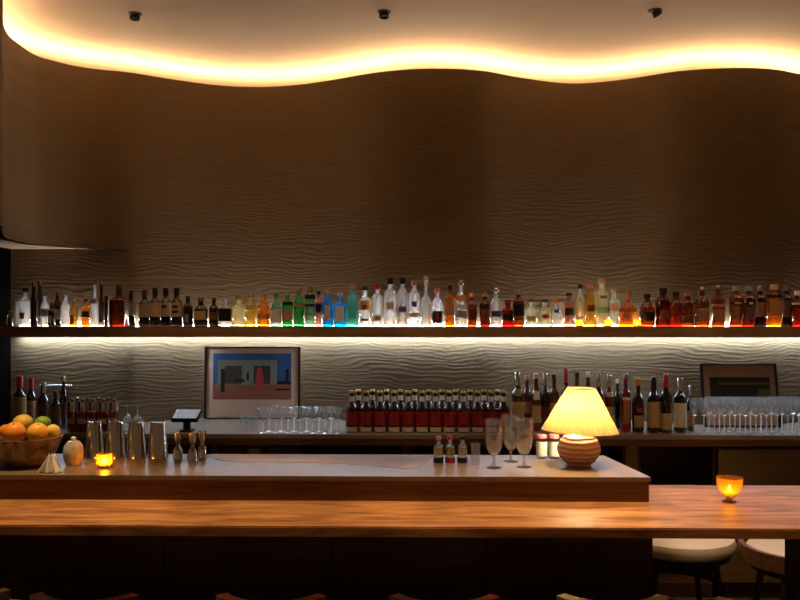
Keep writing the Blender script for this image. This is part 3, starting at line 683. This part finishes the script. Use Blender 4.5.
mesh_obj('post', *box(-.042, .06, -.04, .04, 0, WZ-.0355, .003), 'dark_wood', tl)
mesh_obj('foot_plate', *box(-.05, .07, -.05, .05, 0, .012), 'black', tl)
rs = thing('raised_bar_rail', 'raised walnut step with a polished stone top on the oak counter', 'counter')
ins = .006
mesh_obj('riser', *prism([(XL, RY0+ins), (XR-ins, RY0+ins), (XRB-ins, RY1-ins), (XL, RY1-ins)], WZ+.0005, RZ-.018), 'walnut', rs)
mesh_obj('stone_top', *prism([(XL, RY0), (XR, RY0), (XRB, RY1), (XL, RY1)], RZ-.0175, RZ), 'stone', rs)
# highlight along the back of the stone, painted as a pale wavy-edged strip
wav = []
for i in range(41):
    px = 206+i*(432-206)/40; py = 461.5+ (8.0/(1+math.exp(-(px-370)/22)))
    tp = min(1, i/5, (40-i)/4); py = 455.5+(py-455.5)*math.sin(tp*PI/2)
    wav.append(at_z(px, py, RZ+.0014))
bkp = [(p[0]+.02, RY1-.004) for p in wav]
o = mesh_obj('highlight_strip', *ribbon(wav, bkp, RZ+.0003, RZ+.0014), 'highlight_pale', rs); o['label'] = 'painted pale wavy highlight along the back of the stone top'

# fruit bowl
by, bxx = 3.24, X_at(26, 3.24)
t = thing('fruit_bowl', 'dark carved wooden bowl heaped with citrus at left end of bar', 'bowl', (bxx, by, RZ+.0008))
mesh_obj('bowl_shell', *lathe([(0, 0), (.06, 0), (.075, .006), (.115, .05), (.138, .108), (.142, .118), (.135, .118), (.127, .10), (.105, .056), (.07, .03), (0, .024)], 40, mod=lambda th, z: 1+.012*math.sin(th*14+z*40)), 'bowl_wood', t, True)
def fruit(kind, label, px, py, Y, r, mat, long=1.0, ax=(0, 0, 0)):
    t = thing(kind, label, 'fruit', (X_at(px, Y), Y, Z_at(px, py, Y)), 0, 'citrus fruit in the wooden bowl'); t.rotation_euler = ax
    prof = []
    for i in range(15):
        a = PI*i/14; rr = r*math.sin(a); zz = -r*long*math.cos(a)
        if long > 1.05 and i in (0, 14): zz *= 1.07
        prof.append((0 if i in (0, 14) else rr, zz))
    mesh_obj('peel', *lathe(prof, 22), mat, t, True, autosmooth=80)
    st = mesh_obj('stem_end', *lathe([(0, r*long*1.03), (r*.1, r*long*1.02), (r*.12, r*long*.97), (0, r*long*.96)], 8), 'brown', t, True)
fruit('orange', 'large orange at the front left of the bowl', 14.5, 432.5, 3.20, .043, 'orange_peel', ax=(.5, .2, 0))
fruit('orange', 'orange cut by the left edge of the picture', 5.5, 431, 3.255, .027, 'orange_peel', ax=(.2, -.4, 0))
fruit('lemon', 'big yellow lemon on top at the left of the heap', 22.5, 423, 3.30, .036, 'lemon_peel', 1.12, (0, 1.2, .5))
fruit('orange', 'yellow orange at the front middle of the bowl', 37.5, 432.5, 3.19, .040, P('light_orange_peel', (.92, .45, .03), .45, var=.1, vscale=60).name, ax=(.4, .3, 0))
fruit('lime', 'green lime on top of the heap', 42.5, 423, 3.30, .029, 'lime_peel', 1.12, (0, 1.4, .2))
fruit('lemon', 'lemon at the right side of the bowl beside the lime', 53, 431.5, 3.25, .028, 'lemon_peel', 1.2, (.9, .3, 0))

# ceramic jar, napkin
Y = 3.25
t = thing('ceramic_jar', 'small round white and dark glazed ceramic jar right of the fruit bowl', 'jar', (X_at(73.5, Y), Y, RZ))
mesh_obj('jar_body', *lathe([(0, 0), (.026, 0), (.036, .02), (.041, .05), (.037, .078), (.022, .098), (.0, .1)], 26), P('glaze', (.45, .40, .34), .3, var=.7, vscale=25), t, True)
mesh_obj('lid_knob', *lathe([(0, .0995), (.008, .1), (.011, .112), (0, .118)], 14), 'white', t, True)
def napkin():
    V, Fc = [], []; n = 14
    for j in range(n+1):
        for i in range(n+1):
            u, v = i/n-.5, j/n
            wd = .05*(1-.75*v)+.004
            x = u*2*wd; z = .002+.1*v; y = .02*math.sin(u*16+v*2)*(1-.6*v)-.02+.02*v
            V.append((x, y, max(z-.012*abs(math.sin(u*9))*v, .001)))
    for j in range(n):
        for i in range(n): Fc.append((j*(n+1)+i, j*(n+1)+i+1, (j+1)*(n+1)+i+1, (j+1)*(n+1)+i))
    return V, Fc
o = mesh_obj('cloth_napkin', *napkin(), 'white', None, True, (X_at(57.5, 3.14), 3.09, RZ)); o.scale = (.85, .7, .75)
sm = o.modifiers.new('thick', 'SOLIDIFY'); sm.thickness = .002; sm.offset = 1
tag(o, 'crumpled pale cloth napkin between the fruit bowl and the ceramic jar', 'napkin')
votive(104.5, 3.2, RZ, .031, .056, 'glowing amber glass candle on the stone in front of the shaker tins', 'lit candles on the bar')

# shaker tins
proto = None
for i, px in enumerate((94, 115.5, 136.5, 158)):
    lab = ['upturned steel shaker tin behind the ceramic jar', 'upturned steel shaker tin directly behind the glowing candle', 'third upturned steel shaker tin from the bowl', 'upturned steel shaker tin farthest right, beside the jiggers'][i]
    Y = 3.42; loc = (X_at(px, Y), Y, RZ)
    if proto is None:
        t = thing('shaker_tin', lab, 'shaker', loc, 0, 'steel shaker tins'); proto = t
        mesh_obj('tin_wall', *lathe([(.043, 0), (.0435, .004), (.042, .008), (.032, .150), (.029, .157), (.027, .157), (.030, .149), (.040, .006), (.041, 0)], 32), 'steel', t, True)
        mesh_obj('tin_bottom', *lathe([(.0275, .1565), (.018, .154), (0, .153)], 28), 'silver', t, True)
    else: copy_thing(proto, loc, lab)
proto = None
for i, px in enumerate((178, 192.5, 202)):
    lab = ['silver hourglass jigger next to the shaker tins', 'silver hourglass jigger, middle of the three', 'silver hourglass jigger, rightmost of the three'][i]
    Y = (3.41, 3.38, 3.44)[i]; loc = (X_at(px, Y), Y, RZ)
    if proto is None:
        t = thing('jigger', lab, 'jigger', loc, 0, 'silver jiggers'); proto = t
        mesh_obj('lower_cup', *lathe([(.022, 0), (.0205, .004), (.019, .035), (.006, .058), (0, .059), (.005, .054), (.0175, .034), (.0195, 0)], 22), 'steel', t, True)
        mesh_obj('waist_ring', *lathe([(.0062, .056), (.009, .059), (.0062, .063)], 18), 'silver', t, True)
        mesh_obj('upper_cup', *lathe([(0, .06), (.006, .061), (.016, .082), (.018, .112), (.0168, .112), (.0148, .083), (0, .064)], 22), 'steel', t, True)
    else: copy_thing(proto, loc, lab)

# bitters bottles and glasses
for px, gl, capm, lab in ((438.5, 'honey', 'cork', 'little bitters bottle with cork top, leftmost of the three'), (450, 'amber', 'red', 'little amber bitters bottle with red base, middle of the three'), (462.5, 'honey', 'black', 'little bitters bottle with dark base, rightmost of the three')):
    make_bottle('bitters_bottle', lab, 'bottle', px, 9.5, 436, 0, 3.33, RZ, 'short', 'clear', capm, [(.02, .22, 'red' if capm == 'red' else 'black', 200), (.3, .58, gl, 150)], 'bitters bottles on the bar')
tumbler('shot_glass', 'small clear glass between the bitters bottles and the goblets', 475.5, 3.3, RZ, .017, .022, .088, None)
for px, Y, lab in ((494, 3.22, 'tall clear stemmed goblet, leftmost of the three'), (511, 3.36, 'tall clear stemmed goblet, middle and set back'), (524, 3.24, 'tall clear stemmed goblet nearest the lamp')):
    t = thing('tall_goblet', lab, 'glass', (X_at(px, Y), Y, RZ), 0, 'tall goblets on the bar')
    mesh_obj('bowl', *lathe([(.006, .047), (.018, .054), (.030, .078), (.037, .12), (.0395, .195), (.0375, .195), (.035, .12), (.028, .08), (.016, .058), (0, .056)], 28), 'goblet_glass', t, True)
    mesh_obj('stem', *lathe([(.006, .047), (.0055, .03), (.006, .013), (.010, .006)], 12), 'goblet_glass', t, True)
    mesh_obj('foot', *lathe([(.009, .006), (.03, .002), (.031, 0), (0, 0)], 24), 'goblet_glass', t, True)
for px, lab in ((541.5, 'white labelled small jar with red lid, left of the pair by the lamp'), (554, 'white labelled small jar with red lid touching the lamp side')):
    Y = 3.44
    t = thing('small_jar', lab, 'jar', (X_at(px, Y), Y, RZ), 0, 'white jars beside the lamp')
    mesh_obj('jar_body', *lathe([(0, 0), (.021, 0), (.0235, .004), (.0235, .078), (.02, .086), (0, .086)], 22), 'stem_glass', t, True)
    mesh_obj('paper_label', *lathe([(.0242, .012), (.0242, .074)], 22, a0=-PI*.95, a1=-PI*.05), 'white', t, True)
    mesh_obj('lid', *lathe([(.021, .0865), (.0222, .088), (.0222, .1), (.02, .103), (0, .103)], 22), 'pink', t, True)

# table lamp
LY = 3.28
t = thing('table_lamp', 'lit table lamp with ribbed terracotta ball base and pleated yellow shade', 'lamp', (X_at(578.8, LY), LY, RZ+.0008))
bs = [(0, 0), (.05, 0)]
for i in range(2, 15):
    a = PI*i/16; bs.append((.0865*math.sin(a)**.85, .068-.068*math.cos(a)))
bs += [(.012, .138), (0, .138)]
mesh_obj('lamp_base', *lathe(bs, 40, mod=lambda th, z: 1+.012*math.sin(z*390+.5*math.sin(th*3))), 'terracotta', t, True, autosmooth=80)
mesh_obj('socket', *lathe([(0, .138), (.012, .138), (.012, .183), (0, .184)], 14), 'gold', t, True)
mesh_obj('bulb', *lathe([(0, .1845), (.012, .186), (.024, .208), (.026, .223), (.018, .243), (0, .250)], 16), 'bulb', t, True)
zb, zt, rb, rt = .141, .315, .152, .0565
pl = lambda th, z: 1+.026*math.sin(th*40)
sh2 = mesh_obj('lamp_shade', *lathe([(rb+(rt-rb)*q, zb+(zt-zb)*q) for q in [i/10 for i in range(11)]], 224, mod=pl), 'shade_cloth', t, True, autosmooth=80)
sh2.rotation_euler = (0, math.radians(2.0), 0)
mesh_obj('top_trim', *lathe([(rt*1.02, zt-.004), (rt*1.05, zt), (rt*1.02, zt+.002), (rt*.97, zt)], 60), 'cream', sh2, True)
mesh_obj('bottom_trim', *lathe([(rb*1.0, zb+.004), (rb*1.025, zb), (rb*1.0, zb-.002), (rb*.975, zb)], 60), 'gold', sh2, True)
mesh_obj('shade_spider', *join(*[tube((0, 0, zt-.03), (rt*.97*math.cos(a), rt*.97*math.sin(a), zt-.006), .0015, 6) for a in (0, 2*PI/3, 4*PI/3)], tube((0, 0, .251), (0, 0, zt-.03), .002, 6)), 'gold', sh2)

# amber footed cup with a candle on the oak
Y = 3.06
t = thing('amber_candle_cup', 'footed amber glass cup with a small flame on the oak counter', 'candle', (X_at(729.5, Y), Y, WZ), 0, 'lit candles on the bar')
mesh_obj('cup_glass', *lathe([(0, .018), (.02, .02), (.038, .04), (.046, .066), (.049, .092), (.0465, .092), (.043, .066), (.035, .043), (.018, .026), (0, .025)], 30), 'votive_amber', t, True)
mesh_obj('foot', *lathe([(0, 0), (.026, 0), (.027, .004), (.012, .01), (.01, .0175), (0, .0175)], 24), 'votive_amber', t, True)
mesh_obj('wax', *lathe([(0, .0265), (.016, .0275), (.018, .037), (0, .037)], 16), 'wax', t, True)
mesh_obj('flame', *lathe([(0, .037), (.005, .042), (.006, .047), (.003, .056), (0, .063)], 10), 'flame', t, True)

# ------------------------------------------------------------------ stools
def stool(label, x, y, seat_z, r, back, rz=0, cush='leather_cream', rail='redwood', backz=.79, ring=False):
    t = thing('bar_stool', label, 'stool', (x, y, 0), rz, 'bar stools')
    mesh_obj('seat_cushion', *lathe([(0, seat_z-.07), (r*.93, seat_z-.07), (r, seat_z-.055), (r*1.01, seat_z-.03), (r*.97, seat_z-.006), (r*.88, seat_z), (0, seat_z+.004)], 36), cush, t, True)
    mesh_obj('seat_ring', *lathe([(0, seat_z-.1), (r*.9, seat_z-.1), (r*.94, seat_z-.071), (0, seat_z-.0705)], 32), 'dark_wood', t, True)
    for a in (PI/4, 3*PI/4, 5*PI/4, 7*PI/4):
        mesh_obj('leg', *tube((r*.72*math.cos(a), r*.72*math.sin(a), seat_z-.1005), (r*.98*math.cos(a), r*.98*math.sin(a), 0), .016, 10, .012), 'dark_wood', t)
    mesh_obj('foot_rest', *lathe([(r*.85, .23), (r*.88, .24), (r*.85, .25), (r*.82, .24), (r*.85, .23)], 32), 'dark_wood', t, True)
    if back:
        a0, a1 = -PI*.80, -PI*.20; rr = r*1.06
        A = [(rr*math.cos(a0+(a1-a0)*i/24), rr*math.sin(a0+(a1-a0)*i/24)) for i in range(25)]
        B = [(p[0]*(1-.028/rr), p[1]*(1-.028/rr)) for p in A]
        mesh_obj('back_pad', *ribbon(A, B, seat_z+.02, backz-.022), cush, t, True)
        mesh_obj('back_rail', *ribbon([(p[0]*1.02, p[1]*1.02) for p in A], [(p[0]*.98, p[1]*.98) for p in B], backz-.0215, backz), rail, t, True)
        for i in (3, 21):
            mesh_obj('back_post', *tube((B[i][0]*.97, B[i][1]*.97, seat_z-.09), (B[i][0]*.97, B[i][1]*.97, seat_z+.06), .009, 8), 'dark_wood', t)
    if ring:
        a0, a1 = PI*.85, PI*1.75; rr = r*1.12
        A = [(rr*math.cos(a0+(a1-a0)*i/24), rr*math.sin(a0+(a1-a0)*i/24)) for i in range(25)]
        B = [(p[0]*(1-.024/rr), p[1]*(1-.024/rr)) for p in A]
        mesh_obj('low_rail', *ribbon(A, B, seat_z-.06, seat_z+.012), 'walnut', t, True)
    return t
stool('round stool with cream cushion seen under the right end of the counter', 1.27, 3.92, .5, .27, False)
stool('stool with cream cushion and wooden side rail beside the counter leg', 1.75, 3.68, .5, .23, False, ring=True)
for px, top, cush, rail, lab in ((-22, 585, 'leather_olive', 'leather_olive', 'olive backed stool cut by the bottom left corner'), (100, 590, 'leather_cream', 'redwood', 'cream stool with dark red rail, left of the two under the candle side'),
                                 (278, 590.5, 'leather_cream', 'redwood', 'cream stool with dark red rail below the middle left of bar'), (443, 591, 'leather_cream', 'redwood', 'cream stool with dark red rail below the middle right of bar'),
                                 (603, 591, 'leather_olive', 'leather_olive', 'olive backed stool below the lamp end of the bar'), (752, 594, 'leather_cream', 'leather_olive', 'stool with cream back at the bottom right corner')):
    Y = 2.25; yy = Y+.2
    stool(lab, X_at(px, yy), yy, .62, .185, True, 0, cush, rail, Z_at(px, top+4, Y+.09))
